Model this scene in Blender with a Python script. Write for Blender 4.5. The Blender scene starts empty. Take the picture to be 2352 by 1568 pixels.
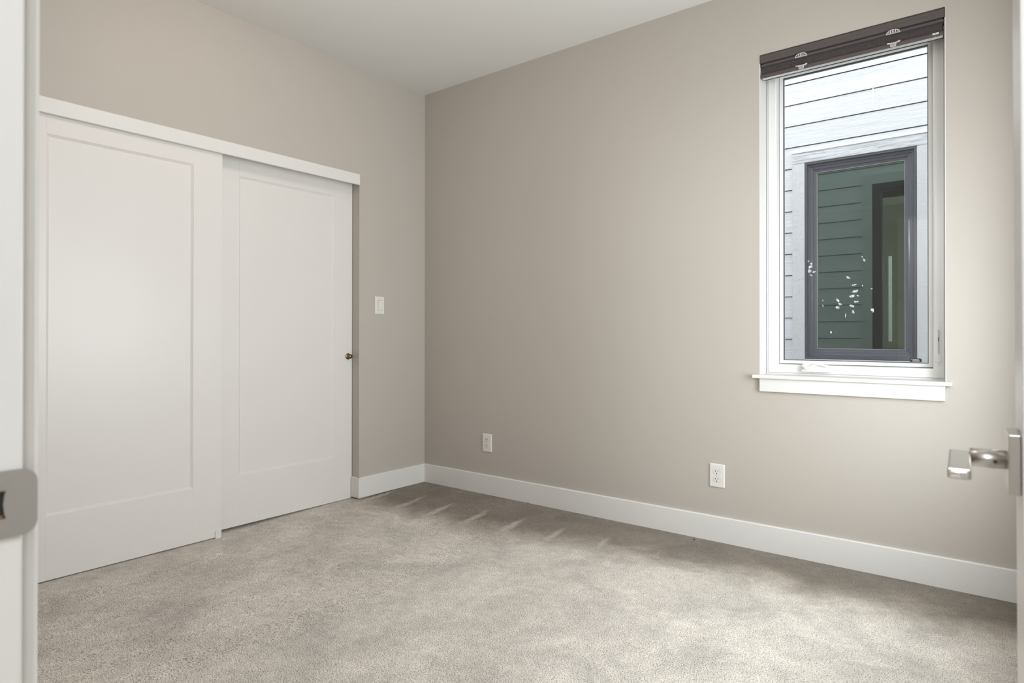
import bpy, bmesh, math, random
from mathutils import Vector, Matrix, Euler

C = bpy.context.scene.collection
SC = bpy.context.scene

# ------------------------------------------------------------------ camera
FPX, PPY = 1452.77, 760.96                      # focal length and principal row on the 2352 x 1568 frame
CX, CY, CZ = 3.2559, -3.1544, 1.042
cam_d = bpy.data.cameras.new('camera')
cam = bpy.data.objects.new('camera', cam_d); C.objects.link(cam)
yaw, pitch, roll = .6641, .0042, .0007
F = Vector((-math.sin(yaw)*math.cos(pitch), math.cos(yaw)*math.cos(pitch), math.sin(pitch)))
R0 = Vector((math.cos(yaw), math.sin(yaw), 0)); U0 = R0.cross(F)
Rv = R0*math.cos(roll)+U0*math.sin(roll); Uv = U0*math.cos(roll)-R0*math.sin(roll)
M = Matrix((Rv, Uv, -F)).transposed().to_4x4(); M.translation = (CX, CY, CZ)
cam.matrix_world = M
cam_d.sensor_fit = 'HORIZONTAL'; cam_d.sensor_width = 36
cam_d.lens = 36*FPX/2352; cam_d.shift_x = 0; cam_d.shift_y = (PPY-784)/2352
cam_d.clip_start = .02; cam_d.clip_end = 200
cam_d.dof.use_dof = True; cam_d.dof.focus_distance = 3.6; cam_d.dof.aperture_fstop = 7.1
SC.camera = cam

# ------------------------------------------------------------------ world, lights, exposure
W = bpy.data.worlds.new('sky'); SC.world = W; W.use_nodes = True
bg = W.node_tree.nodes['Background']
bg.inputs['Color'].default_value = (.95, .965, 1, 1); bg.inputs['Strength'].default_value = 2.15

def area(name, loc, aim, size, power, col, spread=180, shape='DISK'):
    d = bpy.data.lights.new(name, 'AREA'); o = bpy.data.objects.new(name, d); C.objects.link(o)
    d.shape = shape; d.size = size; d.energy = power; d.color = col; d.spread = math.radians(spread)
    o.location = loc
    o.rotation_euler = (Vector(aim)-Vector(loc)).to_track_quat('-Z', 'Y').to_euler()
    return o
def globe(name, loc, radius, power, col):
    d = bpy.data.lights.new(name, 'POINT'); o = bpy.data.objects.new(name, d); C.objects.link(o)
    d.shadow_soft_size = radius; d.energy = power; d.color = col; o.location = loc
    return o
globe('ceiling_lamp', (1.08, -1.72, 2.63), .08, 9.3, (1, .87, .80))
globe('hall_lamp', (3.10, -4.42, 2.05), .18, 112, (.88, .94, 1))
def daylight(name, loc, aim, w, h, power, col):
    d = bpy.data.lights.new(name, 'AREA'); o = bpy.data.objects.new(name, d); C.objects.link(o)
    d.shape = 'RECTANGLE'; d.size = w; d.size_y = h; d.energy = power; d.color = col; o.location = loc
    o.rotation_euler = (Vector(aim)-Vector(loc)).to_track_quat('-Z', 'Y').to_euler()
    return o
# area lights for daylight from an unseen side window assumed behind the open door
daylight('daylight_side', (3.66, -1.50, 1.50), (0, -1.50, 1.30), 1.5, 1.7, 29, (.97, 1, 1))
daylight('daylight_low_fill', (3.62, -.75, 1.00), (0, -.75, .7), .7, .8, 22, (.88, .97, 1))  # added fill to brighten the lower back wall and carpet at the right

SC.view_settings.view_transform = 'Standard'; SC.view_settings.look = 'None'
SC.view_settings.exposure = .06; SC.view_settings.gamma = 1; SC.view_settings.use_curve_mapping = False
SC.cycles.use_denoising = True
SC.cycles.max_bounces = 14; SC.cycles.diffuse_bounces = 8; SC.cycles.transparent_max_bounces = 16
SC.cycles.caustics_reflective = False; SC.cycles.caustics_refractive = False
SC.cycles.sample_clamp_indirect = 6

# ------------------------------------------------------------------ materials
def new_mat(name):
    m = bpy.data.materials.new(name); m.use_nodes = True
    nt = m.node_tree; b = nt.nodes['Principled BSDF']
    return m, nt, b
def N(nt, typ, **kw):
    n = nt.nodes.new(typ)
    for k, v in kw.items():
        if k in n.inputs: n.inputs[k].default_value = v
        else: setattr(n, k, v)
    return n
def coords(nt, scale=(1, 1, 1)):
    t = N(nt, 'ShaderNodeNewGeometry'); mp = N(nt, 'ShaderNodeMapping')
    mp.inputs['Scale'].default_value = scale
    nt.links.new(t.outputs['Position'], mp.inputs['Vector'])
    return mp.outputs['Vector']
def add_bump(nt, b, height, strength, dist):
    bp = N(nt, 'ShaderNodeBump'); bp.inputs['Strength'].default_value = strength; bp.inputs['Distance'].default_value = dist
    nt.links.new(height, bp.inputs['Height']); nt.links.new(bp.outputs['Normal'], b.inputs['Normal'])
    return bp
def paint(name, col, rough=.5, tex=220, strength=.06, var=.02):
    m, nt, b = new_mat(name)
    v = coords(nt)
    n = N(nt, 'ShaderNodeTexNoise', Scale=tex, Detail=3.0); nt.links.new(v, n.inputs['Vector'])
    n2 = N(nt, 'ShaderNodeTexNoise', Scale=1.7, Detail=2.0); nt.links.new(v, n2.inputs['Vector'])
    r = N(nt, 'ShaderNodeMapRange'); r.inputs['To Min'].default_value = 1-var; r.inputs['To Max'].default_value = 1+var
    nt.links.new(n2.outputs['Fac'], r.inputs['Value'])
    mx = N(nt, 'ShaderNodeMix', data_type='RGBA', blend_type='MULTIPLY'); mx.inputs[0].default_value = 1
    mx.inputs[6].default_value = (*col, 1); nt.links.new(r.outputs['Result'], mx.inputs[7])
    nt.links.new(mx.outputs[2], b.inputs['Base Color'])
    b.inputs['Roughness'].default_value = rough
    if strength: add_bump(nt, b, n.outputs['Fac'], strength, .001)
    return m
def plain(name, col, rough=.4, metal=0, aniso=None):
    m, nt, b = new_mat(name)
    v = coords(nt, aniso or (60, 60, 60))
    n = N(nt, 'ShaderNodeTexNoise', Scale=1.0 if aniso else 3.0, Detail=2.0); nt.links.new(v, n.inputs['Vector'])
    r = N(nt, 'ShaderNodeMapRange'); r.inputs['To Min'].default_value = rough*.96; r.inputs['To Max'].default_value = min(1, rough*1.04)
    nt.links.new(n.outputs['Fac'], r.inputs['Value']); nt.links.new(r.outputs['Result'], b.inputs['Roughness'])
    b.inputs['Base Color'].default_value = (*col, 1); b.inputs['Metallic'].default_value = metal
    return m

def carpet_mat():
    m, nt, b = new_mat('carpet_pile')
    v = coords(nt)
    L = nt.links.new
    # heathered yarn tips
    fine = N(nt, 'ShaderNodeTexNoise', Scale=250.0, Detail=2.5, Roughness=.7); L(v, fine.inputs['Vector'])
    tuft = N(nt, 'ShaderNodeTexVoronoi', Scale=150.0); L(v, tuft.inputs['Vector'])
    mid = N(nt, 'ShaderNodeTexNoise', Scale=26.0, Detail=3.0, Roughness=.6); L(v, mid.inputs['Vector'])
    big = N(nt, 'ShaderNodeTexNoise', Scale=3.6, Detail=4.0, Roughness=.6, Distortion=.6); L(v, big.inputs['Vector'])
    cr = N(nt, 'ShaderNodeValToRGB'); e = cr.color_ramp.elements
    e[0].position = .36; e[0].color = (.085, .064, .046, 1); e[1].position = .54; e[1].color = (.87, .81, .738, 1)
    x = e.new(.42); x.color = (.55, .498, .438, 1)
    L(fine.outputs['Fac'], cr.inputs['Fac'])
    # nap: pile lay left by feet and the vacuum cleaner, its shade painted into the colour
    sx = N(nt, 'ShaderNodeSeparateXYZ'); L(v, sx.inputs['Vector'])
    def math_(op, a, b2, c=None, clamp=False):
        n = N(nt, 'ShaderNodeMath', operation=op, use_clamp=clamp)
        for i, q in enumerate((a, b2, c)):
            if q is None: continue
            if isinstance(q, (int, float)): n.inputs[i].default_value = q
            else: L(q, n.inputs[i])
        return n.outputs[0]
    X, Y = sx.outputs['X'], sx.outputs['Y']
    # vacuum strokes end a little short of the window wall, one stroke every 0.27 m
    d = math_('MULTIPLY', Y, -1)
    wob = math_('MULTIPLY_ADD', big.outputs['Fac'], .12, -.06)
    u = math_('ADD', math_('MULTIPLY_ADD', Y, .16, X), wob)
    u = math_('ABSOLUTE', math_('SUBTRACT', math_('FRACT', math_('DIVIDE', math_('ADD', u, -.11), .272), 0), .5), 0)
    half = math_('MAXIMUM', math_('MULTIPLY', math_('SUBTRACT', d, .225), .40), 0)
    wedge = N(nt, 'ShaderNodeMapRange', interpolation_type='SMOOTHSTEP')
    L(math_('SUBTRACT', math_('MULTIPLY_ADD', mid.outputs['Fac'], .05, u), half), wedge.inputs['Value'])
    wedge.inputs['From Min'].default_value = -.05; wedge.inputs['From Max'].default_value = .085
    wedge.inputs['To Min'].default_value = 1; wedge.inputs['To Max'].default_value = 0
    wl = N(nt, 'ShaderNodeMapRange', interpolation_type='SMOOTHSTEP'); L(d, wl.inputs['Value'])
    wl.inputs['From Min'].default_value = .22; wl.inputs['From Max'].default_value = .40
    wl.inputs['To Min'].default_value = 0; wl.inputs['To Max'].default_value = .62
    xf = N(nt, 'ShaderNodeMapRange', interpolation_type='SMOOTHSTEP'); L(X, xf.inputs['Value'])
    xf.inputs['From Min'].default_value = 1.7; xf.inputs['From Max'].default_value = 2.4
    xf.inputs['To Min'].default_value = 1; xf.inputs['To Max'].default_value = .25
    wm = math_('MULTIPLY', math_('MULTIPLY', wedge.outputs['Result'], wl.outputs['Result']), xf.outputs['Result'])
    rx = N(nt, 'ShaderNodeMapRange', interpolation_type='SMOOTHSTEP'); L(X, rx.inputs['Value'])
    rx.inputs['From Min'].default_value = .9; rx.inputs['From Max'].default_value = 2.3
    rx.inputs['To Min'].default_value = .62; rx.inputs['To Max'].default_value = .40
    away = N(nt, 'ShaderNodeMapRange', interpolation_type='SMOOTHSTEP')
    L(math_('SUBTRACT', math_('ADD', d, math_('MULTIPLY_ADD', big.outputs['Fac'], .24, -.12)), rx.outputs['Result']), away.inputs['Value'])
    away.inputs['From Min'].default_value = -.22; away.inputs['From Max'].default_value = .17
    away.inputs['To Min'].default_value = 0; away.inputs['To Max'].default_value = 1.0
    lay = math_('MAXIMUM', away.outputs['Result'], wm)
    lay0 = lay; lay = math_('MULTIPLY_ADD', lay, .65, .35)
    bm_ = N(nt, 'ShaderNodeMapRange'); L(big.outputs['Fac'], bm_.inputs['Value'])
    bm_.inputs['From Min'].default_value = .3; bm_.inputs['From Max'].default_value = .7
    bm_.inputs['To Min'].default_value = .78; bm_.inputs['To Max'].default_value = 1.15
    mm = N(nt, 'ShaderNodeMapRange'); L(mid.outputs['Fac'], mm.inputs['Value'])
    mm.inputs['From Min'].default_value = .3; mm.inputs['From Max'].default_value = .7
    mm.inputs['To Min'].default_value = .88; mm.inputs['To Max'].default_value = 1.09
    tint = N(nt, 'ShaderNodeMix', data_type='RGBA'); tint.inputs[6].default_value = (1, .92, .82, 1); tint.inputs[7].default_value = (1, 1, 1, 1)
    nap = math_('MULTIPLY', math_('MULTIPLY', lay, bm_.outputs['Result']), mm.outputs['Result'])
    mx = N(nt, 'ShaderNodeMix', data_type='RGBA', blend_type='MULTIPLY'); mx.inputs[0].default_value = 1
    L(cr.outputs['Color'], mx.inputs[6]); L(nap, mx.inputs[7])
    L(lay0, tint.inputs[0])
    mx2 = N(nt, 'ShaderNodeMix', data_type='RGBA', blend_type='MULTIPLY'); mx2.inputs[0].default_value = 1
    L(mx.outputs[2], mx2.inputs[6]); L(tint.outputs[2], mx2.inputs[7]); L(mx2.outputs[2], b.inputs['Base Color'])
    b.inputs['Roughness'].default_value = .95
    b.inputs['Specular IOR Level'].default_value = .1
    b.inputs['Sheen Weight'].default_value = .15; b.inputs['Sheen Roughness'].default_value = .6
    h = math_('MULTIPLY_ADD', tuft.outputs['Distance'], -.5, fine.outputs['Fac'])
    add_bump(nt, b, h, .85, .008)
    return m

def siding_mat(name, col, stretch=(3, 3, 46), strength=.5):
    m, nt, b = new_mat(name); L = nt.links.new
    v = coords(nt, stretch)
    n = N(nt, 'ShaderNodeTexNoise', Scale=1.0, Detail=6.0, Roughness=.6, Distortion=1.3); L(v, n.inputs['Vector'])
    w = N(nt, 'ShaderNodeMath', operation='PINGPONG'); 
    mul = N(nt, 'ShaderNodeMath', operation='MULTIPLY'); mul.inputs[1].default_value = 9.0
    L(n.outputs['Fac'], mul.inputs[0]); L(mul.outputs[0], w.inputs[0]); w.inputs[1].default_value = 1.0
    p = N(nt, 'ShaderNodeMath', operation='POWER'); L(w.outputs[0], p.inputs[0]); p.inputs[1].default_value = .5
    b.inputs['Base Color'].default_value = (*col, 1); b.inputs['Roughness'].default_value = .6
    add_bump(nt, b, p.outputs[0], strength, .0045)
    return m

def glass_mat(name, tint=(1, 1, 1), ior=1.45, rough=0.0, gloss=(1, 1, 1)):
    m = bpy.data.materials.new(name); m.use_nodes = True; nt = m.node_tree
    for n in list(nt.nodes): nt.nodes.remove(n)
    out = N(nt, 'ShaderNodeOutputMaterial'); mix = N(nt, 'ShaderNodeMixShader')
    tr = N(nt, 'ShaderNodeBsdfTransparent'); gl = N(nt, 'ShaderNodeBsdfAnisotropic') if False else N(nt, 'ShaderNodeBsdfGlossy')
    fr = N(nt, 'ShaderNodeFresnel'); fr.inputs['IOR'].default_value = ior
    tr.inputs['Color'].default_value = (*tint, 1); gl.inputs['Color'].default_value = (*gloss, 1); gl.inputs['Roughness'].default_value = rough
    L = nt.links.new
    L(fr.outputs[0], mix.inputs[0]); L(tr.outputs[0], mix.inputs[1]); L(gl.outputs[0], mix.inputs[2]); L(mix.outputs[0], out.inputs['Surface'])
    return m

def fabric_mat():
    m, nt, b = new_mat('shade_fabric'); L = nt.links.new
    v = coords(nt)
    n = N(nt, 'ShaderNodeTexNoise', Scale=420.0, Detail=2.0); L(v, n.inputs['Vector'])
    cr = N(nt, 'ShaderNodeValToRGB'); e = cr.color_ramp.elements
    e[0].color = (.022, .017, .018, 1); e[1].color = (.075, .062, .062, 1); e[0].position = .3; e[1].position = .7
    L(n.outputs['Fac'], cr.inputs['Fac']); L(cr.outputs['Color'], b.inputs['Base Color'])
    b.inputs['Roughness'].default_value = .85; add_bump(nt, b, n.outputs['Fac'], .4, .001)
    return m

def gravel_mat():
    m, nt, b = new_mat('gravel_ground'); L = nt.links.new
    v = coords(nt)
    n = N(nt, 'ShaderNodeTexVoronoi', Scale=40.0); L(v, n.inputs['Vector'])
    cr = N(nt, 'ShaderNodeValToRGB'); e = cr.color_ramp.elements
    e[0].color = (.52, .50, .47, 1); e[1].color = (.30, .28, .26, 1)
    L(n.outputs['Distance'], cr.inputs['Fac']); L(cr.outputs['Color'], b.inputs['Base Color'])
    b.inputs['Roughness'].default_value = .9; add_bump(nt, b, n.outputs['Distance'], .8, .02)
    return m

M_WALL = paint('greige_wall_paint', (.462, .427, .386), .55)
M_CEIL = paint('white_ceiling_paint', (.72, .715, .695), .7)
M_TRIM = paint('white_trim_enamel', (.71, .70, .68), .35, tex=90, strength=.03, var=.012)
M_DOOR = paint('white_door_enamel', (.71, .69, .668), .35, tex=90, strength=.03, var=.012)
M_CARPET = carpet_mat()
M_VINYL = plain('white_window_vinyl', (.76, .765, .75), .3)
M_PLATE = plain('white_plastic', (.72, .705, .675), .3)
M_SLOT = plain('dark_slot', (.02, .018, .016), .6)
M_GASKET = plain('dark_gasket', (.05, .05, .06), .5)
M_NICKEL = plain('satin_nickel', (.62, .60, .57), .30, 1, (900, 900, 12))
M_STRIKE = plain('brushed_steel', (.50, .485, .46), .48, 1, (20, 20, 900))
M_BRONZE = plain('aged_bronze', (.20, .15, .10), .28, 1)
M_RAIL = plain('dark_brown_metal', (.085, .068, .066), .24)
M_FABRIC = fabric_mat()
M_CLEAR, _nt, _b = new_mat('clear_plastic')
_n = N(_nt, 'ShaderNodeTexNoise', Scale=260.0, Detail=2.0); _nt.links.new(coords(_nt), _n.inputs['Vector'])
_r = N(_nt, 'ShaderNodeMapRange'); _r.inputs['From Min'].default_value = .35; _r.inputs['From Max'].default_value = .65; _r.inputs['To Min'].default_value = .35; _r.inputs['To Max'].default_value = .8
_nt.links.new(_n.outputs['Fac'], _r.inputs['Value']); _nt.links.new(_r.outputs['Result'], _b.inputs['Alpha'])
_b.inputs['Base Color'].default_value = (.8, .8, .78, 1); _b.inputs['Roughness'].default_value = .15
M_STRIP = plain('pale_grey_strip', (.62, .63, .62), .3)
M_SIDE = siding_mat('white_fibre_cement_siding', (.83, .845, .87))
M_BOARD = siding_mat('white_grained_trim_board', (.81, .825, .85), (2.2, 2.2, 30), 1.0)
M_POST = siding_mat('white_stucco_trim_board', (.77, .775, .785), (34, 34, 40), .55)
M_FRAME = plain('dark_bronze_window_frame', (.10, .105, .125), .32)
M_GLASS = glass_mat('window_glass', (.97, .985, .975))
M_GLASS2 = glass_mat('coated_window_glass', (.62, .70, .64), 2.55, 0, (.62, .76, .68))
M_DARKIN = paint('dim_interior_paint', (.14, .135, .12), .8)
M_GRAVEL = gravel_mat()
M_WOODIN = plain('raw_wood_in_strike_pocket', (.22, .10, .04), .8)
M_BLACK = plain('black_label', (.012, .012, .014), .35)
M_WHITEMARK, _nt, _b = new_mat('white_smear')
_n = N(_nt, 'ShaderNodeTexNoise', Scale=160.0, Detail=3.0); _nt.links.new(coords(_nt), _n.inputs['Vector'])
_r = N(_nt, 'ShaderNodeMapRange'); _r.inputs['From Min'].default_value = .35; _r.inputs['From Max'].default_value = .65; _r.inputs['To Min'].default_value = .08; _r.inputs['To Max'].default_value = .65
_nt.links.new(_n.outputs['Fac'], _r.inputs['Value']); _nt.links.new(_r.outputs['Result'], _b.inputs['Alpha'])
_b.inputs['Base Color'].default_value = (.8, .83, .85, 1); _b.inputs['Roughness'].default_value = .7
M_CAULK = plain('white_caulk', (.82, .84, .86), .5)

# ------------------------------------------------------------------ mesh helpers
def obj(name, bm, mat, parent=None, smooth=False):
    me = bpy.data.meshes.new(name)
    bmesh.ops.recalc_face_normals(bm, faces=bm.faces[:])
    bm.to_mesh(me); bm.free()
    mats = mat if isinstance(mat, (list, tuple)) else [mat]
    for m in mats: me.materials.append(m)
    if smooth:
        for p in me.polygons: p.use_smooth = True
    o = bpy.data.objects.new(name, me); C.objects.link(o)
    if parent is not None: o.parent = parent
    return o
def empty(name, loc=(0, 0, 0)):
    o = bpy.data.objects.new(name, None); C.objects.link(o); o.location = loc; o.empty_display_size = .1
    bpy.context.view_layer.update()
    return o
def tag(o, label, cat, kind=None, group=None):
    o['label'] = label; o['category'] = cat
    if kind: o['kind'] = kind
    if group: o['group'] = group
    return o
def bx(bm, x0, x1, y0, y1, z0, z1, bev=0, seg=2, mi=0):
    v = [bm.verts.new((x, y, z)) for x in (x0, x1) for y in (y0, y1) for z in (z0, z1)]
    fs = [bm.faces.new([v[i] for i in q]) for q in ((0, 1, 3, 2), (4, 6, 7, 5), (0, 4, 5, 1), (2, 3, 7, 6), (0, 2, 6, 4), (1, 5, 7, 3))]
    for f in fs: f.material_index = mi
    if bev:
        es = list({e for f in fs for e in f.edges})
        bmesh.ops.bevel(bm, geom=es, offset=bev, segments=seg, affect='EDGES', profile=.5)
    return bm
def box(*a, **k): return bx(bmesh.new(), *a, **k)
def ring(bm, prof, x0, x1, z0, z1, close=True):
    """mitred rectangular frame in the x-z plane; prof = list of (inset, y)"""
    rows = []
    for d, y in prof:
        rows.append([bm.verts.new(p) for p in ((x0+d, y, z0+d), (x1-d, y, z0+d), (x1-d, y, z1-d), (x0+d, y, z1-d))])
    n = len(rows)
    for i in range(n if close else n-1):
        a, b = rows[i], rows[(i+1) % n]
        for k in range(4):
            bm.faces.new((a[k], a[(k+1) % 4], b[(k+1) % 4], b[k]))
    return bm
def cyl(bm, c, axis, r, h, seg=32, r2=None):
    """cylinder whose base centre is c, extruded along axis"""
    ax = Vector(axis).normalized(); q = ax.to_track_quat('Z', 'Y')
    r2 = r if r2 is None else r2
    a = [bm.verts.new(Vector(c)+q @ Vector((r*math.cos(2*math.pi*i/seg), r*math.sin(2*math.pi*i/seg), 0))) for i in range(seg)]
    b = [bm.verts.new(Vector(c)+ax*h+q @ Vector((r2*math.cos(2*math.pi*i/seg), r2*math.sin(2*math.pi*i/seg), 0))) for i in range(seg)]
    for i in range(seg): bm.faces.new((a[i], a[(i+1) % seg], b[(i+1) % seg], b[i]))
    bm.faces.new(a[::-1]); bm.faces.new(b)
    return bm
def lathe(bm, c, axis, prof, seg=32):
    """prof = list of (r, h) along axis"""
    ax = Vector(axis).normalized(); q = ax.to_track_quat('Z', 'Y'); rows = []
    for r, h in prof:
        if r < 1e-6: rows.append([bm.verts.new(Vector(c)+ax*h)])
        else: rows.append([bm.verts.new(Vector(c)+ax*h+q @ Vector((r*math.cos(2*math.pi*i/seg), r*math.sin(2*math.pi*i/seg), 0))) for i in range(seg)])
    for a, b in zip(rows, rows[1:]):
        for i in range(seg):
            j = (i+1) % seg
            if len(a) == 1 and len(b) == 1: continue
            if len(a) == 1: bm.faces.new((a[0], b[j], b[i]))
            elif len(b) == 1: bm.faces.new((a[i], a[j], b[0]))
            else: bm.faces.new((a[i], a[j], b[j], b[i]))
    return bm
def prism(bm, pts, axis, a, b):
    """outline pts (two coords) extruded along axis ('x','y','z') from a to b"""
    def P(p, t): return {'x': (t, p[0], p[1]), 'y': (p[0], t, p[1]), 'z': (p[0], p[1], t)}[axis]
    A = [bm.verts.new(P(p, a)) for p in pts]; B = [bm.verts.new(P(p, b)) for p in pts]; n = len(pts)
    for i in range(n): bm.faces.new((A[i], A[(i+1) % n], B[(i+1) % n], B[i]))
    bm.faces.new(A[::-1]); bm.faces.new(B)
    return bm
def rrect(cx, cz, w, h, r, n=6):
    pts = []
    for sx, sz, a0 in ((1, 1, 0), (-1, 1, 90), (-1, -1, 180), (1, -1, 270)):
        for i in range(n+1):
            t = math.radians(a0+90*i/n)
            pts.append((cx+sx*(w/2-r)+r*math.cos(t), cz+sz*(h/2-r)+r*math.sin(t)))
    return pts
def panel_wall(bm, axis, p0, p1, u0, u1, z0, z1, hu0, hu1, hz0, hz1):
    """wall slab with one rectangular hole; axis 'x' = slab between x=p0..p1 running along y, 'y' likewise"""
    def b(a, c, d, e):
        if c-a < 1e-5 or e-d < 1e-5: return
        if axis == 'x': bx(bm, p0, p1, a, c, d, e)
        else: bx(bm, a, c, p0, p1, d, e)
    b(u0, hu0, z0, z1); b(hu1, u1, z0, z1); b(hu0, hu1, z0, hz0); b(hu0, hu1, hz1, z1)
    return bm

H = 2.74
RX = 3.43                        # room's right wall
JX = CX-.673                     # left jamb face of the entry
FY = CY+.172                     # room face of the entry wall
OPX1 = CX+.092                   # right jamb face
WX0, WX1, WZ0, WZ1 = 2.311, 3.058, .8425, 2.396    # window opening
CY0, CY1, CZ1 = -2.395, -.5766, 2.045              # closet opening

# ------------------------------------------------------------------ setting
bm = bmesh.new()                                      # carpet, lying a little lower along the closet
def fz(x, y):
    sy = min(1, max(0, -y/1.3))**1.25
    t = min(1, max(0, (x-.1)/1.3)); sx = 1-t*t*(3-2*t)
    return -.028*sy*sx
nx, ny = 70, 60; grid = []
for i in range(nx+1):
    x = -.72+(RX+.72)*i/nx
    grid.append([bm.verts.new((x, -3.10+3.10*j/ny, fz(x, -3.10+3.10*j/ny))) for j in range(ny+1)])
for i in range(nx):
    for j in range(ny): bm.faces.new((grid[i][j], grid[i+1][j], grid[i+1][j+1], grid[i][j+1]))
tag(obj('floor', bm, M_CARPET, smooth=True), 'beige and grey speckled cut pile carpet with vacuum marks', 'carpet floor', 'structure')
tag(obj('floor_hall', box(1.0, 4.8, -4.6, -3.1005, -.05, 0), M_CARPET), 'hallway floor outside the open door', 'floor', 'structure')
tag(obj('ceiling', box(-.8, 4.8, -4.6, .16, H, H+.08), M_CEIL), 'smooth white flat ceiling', 'ceiling', 'structure')
bm = panel_wall(bmesh.new(), 'x', -.115, 0, -3.10, 0, -.06, H, CY0, CY1, -.06, CZ1)
tag(obj('wall_left', bm, M_WALL), 'greige painted wall around the closet opening', 'wall', 'structure')
bm = bmesh.new(); bx(bm, -.80, -.72, -3.1, .16, -.06, H); bx(bm, -.72, -.115, -3.1, -2.6, -.06, H); bx(bm, -.72, -.115, -.3, 0, -.06, H)
tag(obj('wall_closet', bm, M_WALL), 'painted inner walls of the closet behind the sliding doors', 'wall', 'structure')
bm = panel_wall(bmesh.new(), 'y', 0, .15, -.8, RX+.15, -.06, H, WX0, WX1, WZ0, WZ1)
tag(obj('wall_back', bm, M_WALL), 'greige painted wall with the window in it', 'wall', 'structure')
SWY0, SWY1, SWZ0, SWZ1 = -2.15, -.40, .60, 2.35
bm = panel_wall(bmesh.new(), 'x', RX, RX+.15, -3.10, 0, -.06, H, SWY0, SWY1, SWZ0, SWZ1)
tag(obj('wall_right', bm, M_WALL), 'greige painted wall behind the open door', 'wall', 'structure')
bm = panel_wall(bmesh.new(), 'y', FY-.112, FY, -.8, 4.8, -.06, H, JX-.018, OPX1+.018, -.06, 2.07)
tag(obj('wall_front', bm, M_WALL), 'greige painted wall holding the entry doorway', 'wall', 'structure')
bm = bmesh.new(); bx(bm, .92, 1.0, -4.6, FY-.112, -.06, H); bx(bm, 4.8, 4.88, -4.6, -2.9, -.06, H); bx(bm, .92, 4.88, -4.68, -4.6, -.06, H)
tag(obj('wall_hall', bm, M_WALL), 'hallway walls outside the entry door', 'wall', 'structure')

def base_prof(t, h, z0):       # (offset from wall, z)
    return [(0, z0), (t, z0), (t, h-.004), (t-.004, h), (0, h)]
bm = prism(bmesh.new(), [(-p, z) for p, z in base_prof(.014, .1268, -.004)], 'x', 0.0, RX)
tag(obj('baseboard_back', bm, M_TRIM), 'white flat baseboard along the window wall', 'baseboard', 'structure')
bm = bmesh.new()
prism(bm, base_prof(.014, .1268, 0), 'y', -.5895, -.0142)
prism(bm, [(CY1-p, z) for p, z in base_prof(.0130, .1268, 0)], 'x', -.064, .0139)
tag(obj('baseboard_left', bm, M_TRIM), 'short white baseboard wrapping the corner beside the closet', 'baseboard', 'structure')
bm = box(0.0003, .018, CY0-.012, -.5835, 1.989, 2.0585, bev=.0045, seg=3)
tag(obj('trim_1', bm, M_TRIM), 'white header board across the top of the closet opening', 'closet trim', 'structure')
# ------------------------------------------------------------------ closet doors
def shaker_door(name, label, xf, y0, y1, z0, z1, st_l, st_r, rail_b, rail_t, cat='closet door'):
    """y0 < y1; front face at x = xf, 35 mm thick"""
    root = empty(name, (xf-.0175, (y0+y1)/2, z0))
    tag(root, label, cat, 'structure')
    inv = Matrix.Translation(-root.location)
    T = .035; ST = .011; RC = .0085
    def part(nm, bm):
        bmesh.ops.transform(bm, matrix=inv, verts=bm.verts[:]); return obj(nm, bm, M_DOOR, root)
    part('stile', box(xf-T, xf, y0, y0+st_l, z0, z1, bev=.0004, seg=1))
    part('stile', box(xf-T, xf, y1-st_r, y1, z0, z1, bev=.0004, seg=1))
    part('rail', box(xf-T, xf, y0+st_l, y1-st_r, z0, z0+rail_b, bev=.0004, seg=1))
    part('rail', box(xf-T, xf, y0+st_l, y1-st_r, z1-rail_t, z1, bev=.0004, seg=1))
    bm = bmesh.new()                                 # recessed panel with its sloped sticking
    a0, a1, b0, b1 = y0+st_l, y1-st_r, z0+rail_b, z1-rail_t
    rows = []
    for d, x in ((0, xf-.0012), (ST, xf-RC), (ST+.0006, xf-RC)):
        rows.append([bm.verts.new(p) for p in ((x, a0+d, b0+d), (x, a1-d, b0+d), (x, a1-d, b1-d), (x, a0+d, b1-d))])
    for r, q in zip(rows, rows[1:]):
        for k in range(4): bm.faces.new((r[k], r[(k+1) % 4], q[(k+1) % 4], q[k]))
    bm.faces.new(rows[-1])
    back = [bm.verts.new((xf-T+.008, p.co.y, p.co.z)) for p in rows[0]]
    for k in range(4): bm.faces.new((rows[0][k], rows[0][(k+1) % 4], back[(k+1) % 4], back[k]))
    bm.faces.new(back)
    part('panel', bm)
    return root, inv
d1, inv1 = shaker_door('door_1', 'front white shaker sliding closet door at the left, overlapping the other', -.006, -2.393, -1.4695, -.022, 2.03, .1475, .1495, .2765, .123)
d2, inv2 = shaker_door('door_2', 'rear white shaker sliding closet door with a small bronze knob', -.068, -1.497, -.5800, -.010, 2.03, .155, .1412, .2755, .1195)
bm = bmesh.new()
lathe(bm, (-.0681, -.6115, .899), (1, 0, 0), [(0, 0), (.0195, 0), (.0200, .0015), (.0185, .0035), (.0135, .0055), (.0075, .0065), (.0062, .012), (.0085, .0145), (.0135, .0185), (.0150, .0235), (.0138, .0285), (.0090, .0320), (0, .0332)])
bmesh.ops.transform(bm, matrix=inv2, verts=bm.verts[:])
obj('knob', bm, M_BRONZE, d2, smooth=True)
# nylon floor guide at the overlap of the two doors
bm = bmesh.new()
bx(bm, -.0055, -.0005, -1.5040, -1.4745, -.0285, .0110, bev=.0012)
bx(bm, -.0660, -.0010, -1.4770, -1.4745, -.0285, -.0255)
tag(obj('door_guide', bm, M_PLATE), 'small white plastic floor guide at the foot of the closet doors', 'door guide')

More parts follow.
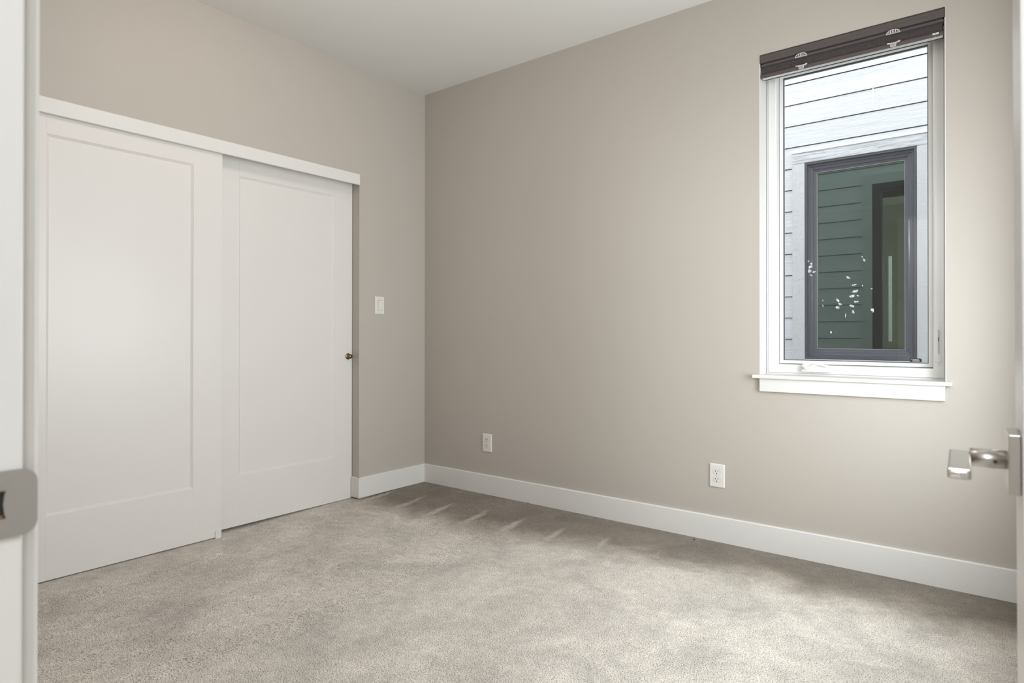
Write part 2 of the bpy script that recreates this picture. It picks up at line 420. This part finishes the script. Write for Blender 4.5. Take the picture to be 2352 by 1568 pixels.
# ------------------------------------------------------------------ window
wroot = empty('window_1', ((WX0+WX1)/2, 0, WZ0))
tag(wroot, 'white casement window with crank handle and wooden sill', 'window', 'structure')
winv = Matrix.Translation(-wroot.location)
def wpart(nm, bm, mat, parent=None, smooth=False):
    bmesh.ops.transform(bm, matrix=winv, verts=bm.verts[:]); return obj(nm, bm, mat, parent or wroot, smooth)
bm = bmesh.new()
bx(bm, WX0-.0005, WX0+.003, -.0006, .101, WZ0, WZ1, bev=.0012); bx(bm, WX1-.003, WX1+.0005, -.0006, .101, WZ0, WZ1, bev=.0012)
bx(bm, WX0, WX1, .052, .101, WZ1-.003, WZ1+.0005)
wpart('jamb_extension', bm, M_TRIM)
FZ1 = 2.383
bm = ring(bmesh.new(), [(.003, .165), (.003, .106), (.010, .106), (.014, .1005), (.046, .098), (.0515, .1005), (.0525, .104), (.0535, .150), (.0535, .165)], WX0, WX1, WZ0, FZ1)
fr = wpart('window_frame', bm, M_VINYL)
wpart('window_frame_filler', box(WX0+.003, WX1-.003, .1005, .16, FZ1-.004, WZ1-.003), M_VINYL)
bm = ring(bmesh.new(), [(.0555, .170), (.0555, .140), (.0570, .138), (.0705, .138), (.0725, .141), (.0725, .170)], WX0, WX1, WZ0, FZ1)
sash = wpart('sash', bm, M_VINYL)
bm = ring(bmesh.new(), [(.0727, .155), (.0727, .1425), (.0750, .1470), (.0750, .155)], WX0, WX1, WZ0, FZ1)
wpart('gasket', bm, M_GASKET, sash)
bm = ring(bmesh.new(), [(.0536, .160), (.0536, .150), (.0554, .150), (.0554, .160)], WX0, WX1, WZ0, FZ1)
wpart('weatherstrip', bm, M_GASKET, sash)
GY = .150
pane = wpart('glass_pane', box(WX0+.0735, WX1-.0735, GY, GY+.004, WZ0+.0735, FZ1-.0735), M_GLASS, sash)
# dried white smears on the pane
random.seed(4)
bm = bmesh.new()
def blot(x, z, w, h, rot=0, n=9):
    pts = []
    for i in range(n):
        t = 2*math.pi*i/n; r = random.uniform(.55, 1.1)
        u, v = w*r*math.cos(t), h*r*math.sin(t)
        pts.append((x+u*math.cos(rot)-v*math.sin(rot), z+u*math.sin(rot)+v*math.cos(rot)))
    prism(bm, pts, 'y', GY-.0006, GY-.0001)
def PX(u, v):                       # pane position of a mark
    d = F+Rv*((u-1176)/FPX)-Uv*((v-PPY)/FPX); t = (GY-CY)/d.y
    return CX+d.x*t, CZ+d.z*t
for u, v, w, h, r in ((1861, 612, 9, 5, .4), (1863, 605, 5, 4, .9), (1860, 622, 5, 7, 0), (1870, 624, 6, 3, .2), (1857, 600, 3, 3, 0), (1863, 632, 5, 3, -.6),
                      (1948, 637, 7, 4, -.5), (1962, 654, 8, 3, 0), (1966, 668, 10, 4.5, .2), (1958, 680, 9, 4.5, .1), (1970, 679, 4, 3, 0), (1967, 693, 8, 4, .1), (1957, 702, 8, 5, -.3),
                      (1924, 690, 4, 8, .7), (1929, 698, 7, 4, -.5), (1924, 706, 7, 4, -.2), (1960, 716, 3.5, 6, 0), (2004, 712, 5, 7, .4), (1942, 724, 1.2, 8, 0), (1981, 656, 1.2, 3.5, 0),
                      (1985, 597, 3, 6, .5), (1980, 590, 2, 3, 0), (1890, 702, 1.5, 5, .1), (2002, 663, 3, 2, 0), (1909, 763, 3, 5, .4), (1890, 690, 1, 4, 0)):
    x, z = PX(u, v); k = 3.35/FPX*.68
    blot(x, z, w*k, h*k, r)
wpart('dried_smear', bm, M_WHITEMARK, sash)
# black warning sticker in the lower right corner of the pane
bm = prism(bmesh.new(), [(2.9155, .9195), (2.9600, .9195), (2.9600, .9320), (2.9580, .9345), (2.9535, .9360), (2.9220, .9360), (2.9175, .9345), (2.9155, .9320)], 'y', GY-.0009, GY-.0002)
stk = wpart('warning_sticker', bm, M_BLACK, sash)
bm = bmesh.new()
prism(bm, [(2.9205, .9300), (2.9240, .9300), (2.92225, .9335)], 'y', GY-.0013, GY-.0010)
for i, (a, b2) in enumerate(((2.9265, 2.9320), (2.9330, 2.9400), (2.9410, 2.9490))): bx(bm, a, b2, GY-.0013, GY-.0010, .9312, .9330)
for zz in (.9272, .9245, .9220): bx(bm, 2.9250, 2.9550-random.random()*.006, GY-.0013, GY-.0010, zz, zz+.0009)
obj_l = wpart('sticker_lettering', bm, M_PLATE, sash)
# sill and apron
wpart('stool', box(2.284, 3.0795, -.034, .1005, .8305, .8478, bev=.003), M_TRIM)
wpart('apron', box(2.3145, 3.0555, -.0175, -.0002, .7675, .8305, bev=.0022), M_TRIM)
# crank handle folded on the lower frame
bm = bmesh.new()
prism(bm, [(2.480, .8640), (2.609, .8640), (2.6075, .8860), (2.596, .8990), (2.500, .9030), (2.484, .8990)], 'y', .080, .0985)
bmesh.ops.bevel(bm, geom=bm.edges[:], offset=.0022, segments=2, affect='EDGES')
crank = wpart('crank_housing', bm, M_VINYL)
path = [(2.486, .883), (2.505, .8815), (2.520, .8860), (2.535, .8950), (2.552, .9000), (2.570, .8985), (2.590, .8925)]
bm = bmesh.new(); rows = []
for i, (x, z) in enumerate(path):
    hw = (.0055, .0068, .0062, .0055, .005, .005, .0045)[i]
    rows.append([bm.verts.new((x, y, z+s)) for y, s in ((.068, -hw), (.068, hw), (.0815, hw), (.0815, -hw))])
for a, b2 in zip(rows, rows[1:]):
    for k in range(4): bm.faces.new((a[k], a[(k+1) % 4], b2[(k+1) % 4], b2[k]))
bm.faces.new(rows[0]); bm.faces.new(rows[-1][::-1])
bmesh.ops.bevel(bm, geom=bm.edges[:], offset=.0015, segments=2, affect='EDGES')
wpart('crank_arm', bm, M_VINYL, crank, smooth=True)
bm = bmesh.new(); lathe(bm, (2.590, .075, .889), (0, 0, 1), [(0, 0), (.006, .0005), (.0075, .004), (.006, .0085), (0, .0095)])
wpart('crank_knob', bm, M_VINYL, crank, smooth=True)
# lock lever on the right of the frame
bm = prism(bmesh.new(), rrect(3.0262, .999, .013, .152, .0062), 'y', .0955, .0990)
bmesh.ops.bevel(bm, geom=bm.edges[:], offset=.001, segments=1, affect='EDGES')
lock = wpart('lock_plate', bm, M_VINYL)
bm = prism(bmesh.new(), rrect(3.0265, 1.010, .0045, .105, .002), 'y', .0940, .0956)
wpart('lock_slot', bm, plain('grey_recess', (.42, .42, .41), .5), lock)
wpart('slot_mark', box(3.0252, 3.0278, .0934, .0941, 1.012, 1.030), M_SLOT, lock)
bm = prism(bmesh.new(), rrect(3.0225, .929, .016, .012, .0055), 'y', .088, .0956)
wpart('lock_lever', bm, M_VINYL, lock)

# ------------------------------------------------------------------ cellular shade raised to the top of the window
SX0, SX1 = 2.3165, 3.0545
sroot = empty('cellular_shade', ((SX0+SX1)/2, .02, 2.393))
tag(sroot, 'dark brown cellular shade fully raised at the top of the window', 'window shade')
sinv = Matrix.Translation(-sroot.location)
def spart(nm, bm, mat, smooth=False, parent=None):
    bmesh.ops.transform(bm, matrix=sinv, verts=bm.verts[:]); return obj(nm, bm, mat, parent or sroot, smooth)
head = [(.050, 2.3925), (.004, 2.3925), (-.0010, 2.3900), (-.0030, 2.3850), (-.0036, 2.3740), (-.0052, 2.3722), (-.0052, 2.3704), (-.0036, 2.3690), (-.0026, 2.3600), (.0004, 2.3555), (.004, 2.3546), (.050, 2.3546)]
spart('headrail', prism(bmesh.new(), head, 'x', SX0, SX1), M_RAIL)
for a, b2 in ((SX0-.0022, SX0-.0002), (SX1+.0002, SX1+.0022)): spart('end_gap_shade', box(a, b2, -.003, .050, 2.3525, 2.3928), M_BLACK)  # black slips painted in for the gap shadow at each end of the headrail
mid = [(.044, 2.3480), (.004, 2.3480), (.0005, 2.3468), (-.0008, 2.3420), (-.0010, 2.3385), (-.0024, 2.3376), (-.0024, 2.3362), (.001, 2.3350), (.044, 2.3350)]
spart('middle_rail', prism(bmesh.new(), mid, 'x', SX0+.004, SX1-.003), M_RAIL)
spart('lift_gap', box(SX0+.010, SX1-.010, .0045, .040, 2.3478, 2.3545), M_BLACK)
fab = [(.040, 2.3352)]; k = 9
for i in range(k):
    z = 2.3350-(2.3350-2.2985)*(i/(k)); z2 = 2.3350-(2.3350-2.2985)*((i+.5)/k)
    fab += [(.0066, z-.0002), (.0063, z2)]
fab += [(.0066, 2.2985), (.040, 2.2985)]
spart('fabric', prism(bmesh.new(), fab, 'x', SX0+.006, SX1-.007), M_FABRIC)
bot = [(.036, 2.2988), (.004, 2.2988), (.0008, 2.2972), (-.0012, 2.2930), (-.0020, 2.2890), (-.0008, 2.2868), (.0004, 2.2830), (.003, 2.2806), (.033, 2.2806), (.036, 2.2830)]
br = spart('bottom_rail', prism(bmesh.new(), bot, 'x', SX0+.004, SX1-.004), M_RAIL)
spart('rail_strip', box(SX0+.007, SX1-.006, .0045, .0275, 2.2797, 2.2805), M_STRIP, parent=br)
spart('rail_lip', box(SX0+.009, SX1-.005, .0277, .0330, 2.2780, 2.2805), M_BLACK, parent=br)
for xc in (2.5025, 2.8725):                           # clear plastic grips, an upper and a lower one at each cord
    bm = bmesh.new()
    pts = [(xc+.0265*math.cos(t), 2.3362+.0165*math.sin(t)) for t in [math.pi*i/14 for i in range(15)]]
    prism(bm, pts, 'y', -.0105, -.0026)
    up = spart('shade_grip', bm, M_CLEAR)
    bm = bmesh.new()
    for i in range(6):
        t = math.pi*(.12+.152*i); rr = .020
        bx(bm, xc+rr*math.cos(t)-.0022, xc+rr*math.cos(t)+.0022, -.0112, -.0106, 2.3375, 2.3375+.0125*math.sin(t))
    spart('grip_rib', bm, M_RAIL, parent=up)
    bm = bmesh.new()
    prism(bm, [(xc-.0235, 2.2985), (xc-.0235, 2.2950), (xc-.012, 2.2930), (xc-.010, 2.2800), (xc+.010, 2.2800), (xc+.012, 2.2930), (xc+.0235, 2.2955), (xc+.0265, 2.2990), (xc+.024, 2.3005), (xc+.012, 2.2965), (xc-.010, 2.2965)], 'y', -.0090, -.0021)
    lo = spart('shade_grip', bm, M_CLEAR)
    bm = bmesh.new(); bx(bm, xc-.0085, xc-.0012, -.0096, -.0091, 2.2815, 2.2925); bx(bm, xc+.0012, xc+.0085, -.0096, -.0091, 2.2815, 2.2925)
    spart('grip_rib', bm, plain('smoky_plastic', (.30, .28, .27), .3), parent=lo)
spart('label_tag', box(3.0135, 3.0355, -.0032, -.0022, 2.2885, 2.2955), M_PLATE)
bm = bmesh.new()
for i in range(4): bx(bm, 3.0205+.0022*i, 3.0219+.0022*i, -.0036, -.0033, 2.2908, 2.2930)
spart('tag_lettering', bm, M_SLOT)

# ------------------------------------------------------------------ switch and outlets
def bevel_plate(w, h, t, axis):
    pts0, pts1 = rrect(0, 0, w, h, .004), rrect(0, 0, w-.008, h-.008, .003)
    bm = bmesh.new(); P = (lambda p, d: (d, p[0], p[1])) if axis == 'x' else (lambda p, d: (p[0], -d, p[1]))
    A = [bm.verts.new(P(p, 0.0003)) for p in pts0]; A2 = [bm.verts.new(P(p, t*.55)) for p in pts0]; B = [bm.verts.new(P(p, t)) for p in pts1]
    n = len(A)
    for r, q in ((A, A2), (A2, B)):
        for i in range(n): bm.faces.new((r[i], r[(i+1) % n], q[(i+1) % n], q[i]))
    bm.faces.new(B); bm.faces.new(A[::-1])
    return bm
sw = empty('light_switch', (0, -.4130, 1.2305))
tag(sw, 'white rocker light switch on the wall beside the closet', 'light switch')
obj('wall_plate', bevel_plate(.0765, .1165, .0065, 'x'), M_PLATE, sw)
bm = box(.0050, .0070, -.0178, .0178, -.0345, .0345, bev=.0005); obj('rocker_frame', bm, plain('grey_shadow_gap', (.30, .29, .27), .5), sw)
bm = bmesh.new()
prism(bm, [(.0060, -.0325), (.0072, -.0325), (.0102, .0), (.0082, .0325), (.0060, .0325)], 'y', -.0160, .0160)
for v in bm.verts: pass
obj('rocker', bm, M_PLATE, sw)
for z in (-.0475, .0475):
    bm = cyl(bmesh.new(), (.0062, 0, z), (1, 0, 0), .0030, .0010, 16); obj('screw', bm, plain('painted_screw', (.55, .54, .51), .4), sw)
def make_outlet(loc, label):
    r = empty('wall_outlet', loc); tag(r, label, 'outlet', group='white duplex outlets low on the window wall')
    obj('wall_plate', bevel_plate(.0770, .1180, .0065, 'y'), M_PLATE, r)
    for zc in (.0195, -.0195):
        a = math.acos(.0135/.0172)
        pts = []
        for s, t0 in ((1, math.pi/2-a), (-1, math.pi*1.5-a)):
            pass
        for i in range(40):
            t = 2*math.pi*i/40; x, z = .0172*math.cos(t), .0172*math.sin(t)
            pts.append((x, zc+max(-.0135, min(.0135, z))))
        uniq = []
        for p in pts:
            if not uniq or (abs(p[0]-uniq[-1][0])+abs(p[1]-uniq[-1][1])) > 1e-5: uniq.append(p)
        grow = [(p[0]*1.045, zc+(p[1]-zc)*1.055) for p in uniq]
        obj('receptacle_gap', prism(bmesh.new(), grow, 'y', -.0068, -.0060), bpy.data.materials['grey_shadow_gap'], r)
        fc = obj('receptacle', prism(bmesh.new(), uniq, 'y', -.0082, -.0060), M_PLATE, r)
        bm = bmesh.new()
        bx(bm, -.0078, -.0054, -.0087, -.0081, zc-.0005, zc+.0085); bx(bm, .0052, .0074, -.0087, -.0081, zc+.0003, zc+.0077)
        pts = [(.0026*math.cos(t), zc-.0075+.0026*math.sin(t)) for t in [2*math.pi*i/14 for i in range(14)]]
        prism(bm, pts, 'y', -.0087, -.0081)
        obj('slot', bm, M_SLOT, fc)
    obj('screw', cyl(bmesh.new(), (0, -.0060, 0), (0, -1, 0), .0028, .0012, 16), bpy.data.materials['painted_screw'], r)
    return r
o1 = make_outlet((.5836, 0, .3330), 'white wall outlet nearest the corner, on the shaded wall')
def dup(root, loc, label):
    r = root.copy(); C.objects.link(r); r.location = loc; r['label'] = label
    for ch in list(root.children):
        c = ch.copy(); C.objects.link(c); c.parent = r
        for g in ch.children:
            d = g.copy(); C.objects.link(d); d.parent = c
    return r
o2 = dup(o1, (2.1033, 0, .3298), 'white wall outlet below and left of the window')

# ------------------------------------------------------------------ entry doorway: jamb, casing, strike plate, open door
bm = bmesh.new()
bx(bm, JX-.018, JX, FY-.112, FY-.0005, -.02, 2.05, bev=.0022)
bx(bm, OPX1, OPX1+.018, FY-.112, FY-.0005, -.02, 2.05, bev=.0022)
bx(bm, JX-.018, OPX1+.018, FY-.112, FY-.0005, 2.05, 2.068)
tag(obj('trim_2', bm, M_TRIM), 'white door jamb at the left edge, holding the strike plate', 'door jamb', 'structure')
bm = bmesh.new()
bx(bm, JX-.006-.075, JX-.006, FY+.0002, FY+.0127, 0, 2.056, bev=.004, seg=3)
tag(obj('trim_3', bm, M_TRIM), 'white flat door casing beyond the jamb at the left edge', 'door casing', 'structure')
SZ = .8966
st = empty('strike_plate', (JX, CY+.156, SZ)); tag(st, 'brushed steel strike plate on the white door jamb', 'strike plate')
sti = Matrix.Translation(-st.location)
# plate outline in (y, z): rounded on the room side where the lip wraps the jamb edge
ya, yb = CY+.1360, CY+.1814
pts = rrect((ya+yb)/2, SZ, yb-ya, .0572, .0118, 8)
hole = [(CY+.1425, SZ-.0118), (CY+.1590, SZ-.0118), (CY+.1580, SZ-.0080), (CY+.1572, SZ), (CY+.1580, SZ+.0080), (CY+.1590, SZ+.0118), (CY+.1425, SZ+.0118)]
bm = bmesh.new()
ov = [bm.verts.new((JX+.0017, *p)) for p in pts]; hv = [bm.verts.new((JX+.0017, *p)) for p in hole]
oe = [bm.edges.new((ov[i], ov[(i+1) % len(ov)])) for i in range(len(ov))]; he = [bm.edges.new((hv[i], hv[(i+1) % len(hv)])) for i in range(len(hv))]
bmesh.ops.triangle_fill(bm, use_beauty=True, edges=oe+he)
r = bmesh.ops.extrude_face_region(bm, geom=bm.faces[:])
for v in r['geom']:
    if isinstance(v, bmesh.types.BMVert): v.co.x -= .0015
for v in bm.verts:                                    # the lip curls away from the room side
    t = max(0, (v.co.y-(CY+.1715))/.0085); v.co.x -= 0
bmesh.ops.transform(bm, matrix=sti, verts=bm.verts[:])
obj('plate', bm, M_STRIKE, st)
bm = bmesh.new(); bx(bm, JX+.0001, JX+.0004, CY+.1425, CY+.1590, SZ-.0118, SZ+.0118); bmesh.ops.transform(bm, matrix=sti, verts=bm.verts[:])
obj('latch_pocket', bm, [M_SLOT], st)
bm = bmesh.new(); bx(bm, JX+.0005, JX+.0012, CY+.1430, CY+.1570, SZ-.0117, SZ-.0090); bmesh.ops.transform(bm, matrix=sti, verts=bm.verts[:])
obj('pocket_edge', bm, M_WOODIN, st)
for z in (SZ+.0205, SZ-.0205):
    bm = bmesh.new(); lathe(bm, (JX+.0017, CY+.1535, z), (1, 0, 0), [(.0046, 0), (.0044, .0003), (.0016, .00035), (.0012, .0001), (0, .0001)], 20)
    bmesh.ops.transform(bm, matrix=sti, verts=bm.verts[:]); obj('screw', bm, M_STRIKE, st)

DW, DT = .762, .035
d3 = empty('door_3', (CX+.0466, CY+.215, .012))
tag(d3, 'white entry door standing open at the right edge, with a lever handle', 'door', 'structure')
d3.rotation_euler = Euler((0, -.004, .046))
def dpart(nm, bm, mat, parent=None, smooth=False): return obj(nm, bm, mat, parent or d3, smooth)
DH = 2.02; S = .115
dpart('stile', box(0, DT, 0, S, 0, DH, bev=.0015), M_DOOR); dpart('stile', box(0, DT, DW-S, DW, 0, DH, bev=.0015), M_DOOR)
dpart('rail', box(0, DT, S, DW-S, 0, .24, bev=.0009), M_DOOR); dpart('rail', box(0, DT, S, DW-S, DH-S, DH, bev=.0009), M_DOOR)
dpart('panel', box(.009, DT-.009, S-.004, DW-S+.004, .236, DH-S+.004), M_DOOR)
LY, LZ = DW-.060, .899-.012
bm = box(-.0112, -.0002, LY-.033, LY+.033, LZ-.033, LZ+.033, bev=.0011, seg=2)
rose = dpart('handle_rose', bm, M_NICKEL)
bm = bmesh.new(); cyl(bm, (-.0110, LY, LZ), (-1, 0, 0), .0106, .0345, 40)
dpart('handle_neck', bm, M_NICKEL, rose, smooth=False)
bm = bmesh.new(); cyl(bm, (-.0255+.0035, LY-.0101, LZ-.0015), (0, -1, 0), .0021, .0009, 16)
dpart('set_screw', bm, M_SLOT, rose)
bm = box(-.0655, -.0450, LY-.118, LY+.0115, LZ-.0057, LZ+.0057, bev=.0017, seg=3)
dpart('lever', bm, M_NICKEL, rose)
bm = bmesh.new()
o_ = [(-.0648, -.0050), (-.0457, -.0050), (-.0457, .0050), (-.0648, .0050)]
r0 = [bm.verts.new((x, LY-.1180, LZ+z)) for x, z in o_]
r1 = [bm.verts.new((-.05525+(x+.05525)*.62, LY-.1197, LZ+z*.55+.0004)) for x, z in o_]
for k in range(4): bm.faces.new((r0[k], r0[(k+1) % 4], r1[(k+1) % 4], r1[k]))
bm.faces.new(r1); bm.faces.new(r0[::-1])
bmesh.ops.bevel(bm, geom=bm.edges[:], offset=.0007, segments=2, affect='EDGES')
dpart('lever_end', bm, plain('polished_nickel', (.92, .91, .89), .12, 1), rose, smooth=True)
for o in d3.children_recursive:
    if o.name.startswith('handle_neck'):
        for p in o.data.polygons: p.use_smooth = len(p.vertices) == 4

# ------------------------------------------------------------------ crumbs on the carpet
for i, (x, y, s, lab) in enumerate(((.925, -.0175, .0045, 'tiny dark crumb lying against the baseboard left of the window'), (2.005, -.055, .0050, 'tiny dark crumb on the carpet below the window side outlet'))):
    bm = bmesh.new(); bmesh.ops.create_icosphere(bm, subdivisions=2, radius=s)
    random.seed(11+i)
    for v in bm.verts: v.co *= random.uniform(.6, 1.15); v.co.z *= .6; v.co.x *= 1.2
    o = obj('crumb', bm, M_SLOT); o.location = (x, y, s*.35+fz(x, y)); tag(o, lab, 'crumb')

# ------------------------------------------------------------------ outside: the house next door and our own outer wall
tag(obj('ground', box(-6, 10, .1, 12, -.62, -.55), M_GRAVEL), 'gravel strip between the two houses', 'ground', 'structure')
NY = 1.70; LAP = .1535; Z00 = 1.0087-LAP*10
def lap_boards(bm, yface, sgn, x0, x1, ztop, hole, skip=None):
    """overlapping lap boards; face at yface, outward normal sgn along y; hole = (x0,x1,z0,z1)"""
    z = Z00; row = 0
    def board(a, b, z0, z1):
        # thick at the bottom edge, thin at the top
        pts = [(yface, z0+.006), (yface+sgn*.0190, z0), (yface+sgn*.0120, z1-.0055), (yface, z1-.0055)]
        prism(bm, pts, 'x', a, b)
    while z < ztop:
        z1 = z+LAP
        segs = [(x0, x1)]
        if hole and z1 > hole[2]+.001 and z < hole[3]-.001:
            if hole[2] <= z+.03 and z1 <= hole[3]+.03: segs = [(x0, hole[0]), (hole[1], x1)]
            else:
                segs = [(x0, hole[0]), (hole[1], x1)]
                if z < hole[2]: board(hole[0], hole[1], z, hole[2]-.012)
                else: board(hole[0], hole[1], hole[3], z1)
        for a, b in segs:
            if skip and abs(z-skip[1]) < .02 and a < skip[0] < b:
                board(a, skip[0]-.002, z, z1); board(skip[0]+.002, b, z, z1)
            else: board(a, b, z, z1)
        z = z1; row += 1
hroot = empty('house', (2.45, NY, -.55))
tag(hroot, 'neighbouring house with white lap siding seen through the window', 'house')
hinv = Matrix.Translation(-hroot.location)
def hpart(nm, bm, mat, parent=None, smooth=False):
    bmesh.ops.transform(bm, matrix=hinv, verts=bm.verts[:]); return obj(nm, bm, mat, parent or hroot, smooth)
TX0, TX1, TZ0, TZ1 = 2.040, 2.882, .74, 2.342       # outer edges of the neighbour's window trim
GX0, GX1, GZ0, GZ1 = 2.1225, 2.799, .869, 2.262     # its window frame
bm = bmesh.new(); lap_boards(bm, NY, -1, -2.5, 7.5, 4.2, (TX0, TX1, TZ0, TZ1), (2.549, Z00+LAP*20))
hpart('lap_siding', bm, M_SIDE)
bm = box(2.5445, 2.5535, NY-.0168, NY-.0008, Z00+LAP*20+.003, Z00+LAP*21-.002); hpart('joint_flashing', bm, M_CAULK)
bm = panel_wall(bmesh.new(), 'y', NY, NY+.14, -2.5, 7.5, -.55, 4.2, GX0+.01, GX1-.01, GZ0+.01, GZ1-.01); hpart('outer_wall', bm, M_DARKIN)
bm = box(TX0, TX1, NY-.0330, NY, GZ1, TZ1-.006, bev=.002); hpart('head_trim', bm, M_BOARD)
bm = box(TX0-.003, TX1+.003, NY-.0380, NY-.001, TZ1-.006, TZ1, bev=.0008); hpart('head_flashing', bm, M_CAULK)
hpart('side_trim', box(TX0, GX0, NY-.0320, NY, TZ0, GZ1-.0015, bev=.002), M_POST)
hpart('side_trim', box(GX1, TX1, NY-.0320, NY, TZ0, GZ1-.0015, bev=.002), M_POST)
hpart('sill_trim', box(GX0, GX1, NY-.0320, NY, TZ0, GZ0-.001, bev=.002), M_POST)
prof = [(0, NY+.06), (0, NY-.022), (.002, NY-.026), (.0145, NY-.026), (.0165, NY-.020), (.0185, NY-.004), (.0310, NY-.002), (.0335, NY+.002), (.0360, NY+.004), (.0500, NY+.007), (.0525, NY+.012), (.0560, NY+.014), (.0690, NY+.018), (.0735, NY+.024), (.0735, NY+.06)]
nf = hpart('window_frame', ring(bmesh.new(), prof, GX0, GX1, GZ0, GZ1), M_FRAME)
hpart('window_pane', box(GX0+.0725, GX1-.0725, NY+.030, NY+.036, GZ0+.0665, GZ1-.0725), M_GLASS2, nf)
hpart('glazing_bead', ring(bmesh.new(), [(.0700, NY+.030), (.0700, NY+.0175), (.0725, NY+.0170), (.0738, NY+.0205), (.0738, NY+.030)], GX0, GX1, GZ0, GZ1), plain('pale_bead', (.42, .42, .40), .4), nf)
# its dim room and, far through it, a narrow lit window onto the next house
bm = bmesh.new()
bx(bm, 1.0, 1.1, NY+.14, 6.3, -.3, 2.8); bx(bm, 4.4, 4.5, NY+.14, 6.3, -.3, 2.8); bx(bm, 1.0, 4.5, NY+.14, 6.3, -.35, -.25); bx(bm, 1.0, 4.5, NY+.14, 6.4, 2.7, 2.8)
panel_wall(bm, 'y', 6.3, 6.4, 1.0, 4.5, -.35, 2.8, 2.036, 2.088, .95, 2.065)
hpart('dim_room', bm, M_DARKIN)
h2 = bmesh.new(); lap_boards(h2, 8.0, -1, -2, 6, 4.0, None)
bx(h2, -2, 6, 8.0, 8.1, -.55, 4.0)
tag(obj('far_house', h2, M_SIDE), 'sliver of a farther house seen bright through the next house', 'house')
# our own outer wall with the same siding (it shows as a reflection in the neighbour's pane)
bm = bmesh.new(); lap_boards(bm, .1505, 1, -2.5, 6.5, 2.75, (WX0-.085, WX1+.085, WZ0-.09, 2.47))
bx(bm, -2.5, 6.5, .1502, .1506, -.55, -.06)
tag(obj('wall_exterior', bm, M_SIDE), 'lap siding on the outside of the window wall', 'wall', 'structure')
bm = ring(bmesh.new(), [(0, .1505), (0, .184), (.083, .184), (.083, .1505)], WX0-.085, WX1+.085, WZ0-.085, FZ1+.085)
tag(obj('trim_4', bm, M_POST), 'outer trim boards around the window, reflected in the pane next door', 'window trim', 'structure')
bm = ring(bmesh.new(), [(.002, .1655), (.002, .186), (.048, .184), (.070, .178), (.070, .1705), (.054, .1705), (.054, .1655)], WX0, WX1, WZ0, FZ1)
wpart('outer_cladding', bm, M_FRAME)
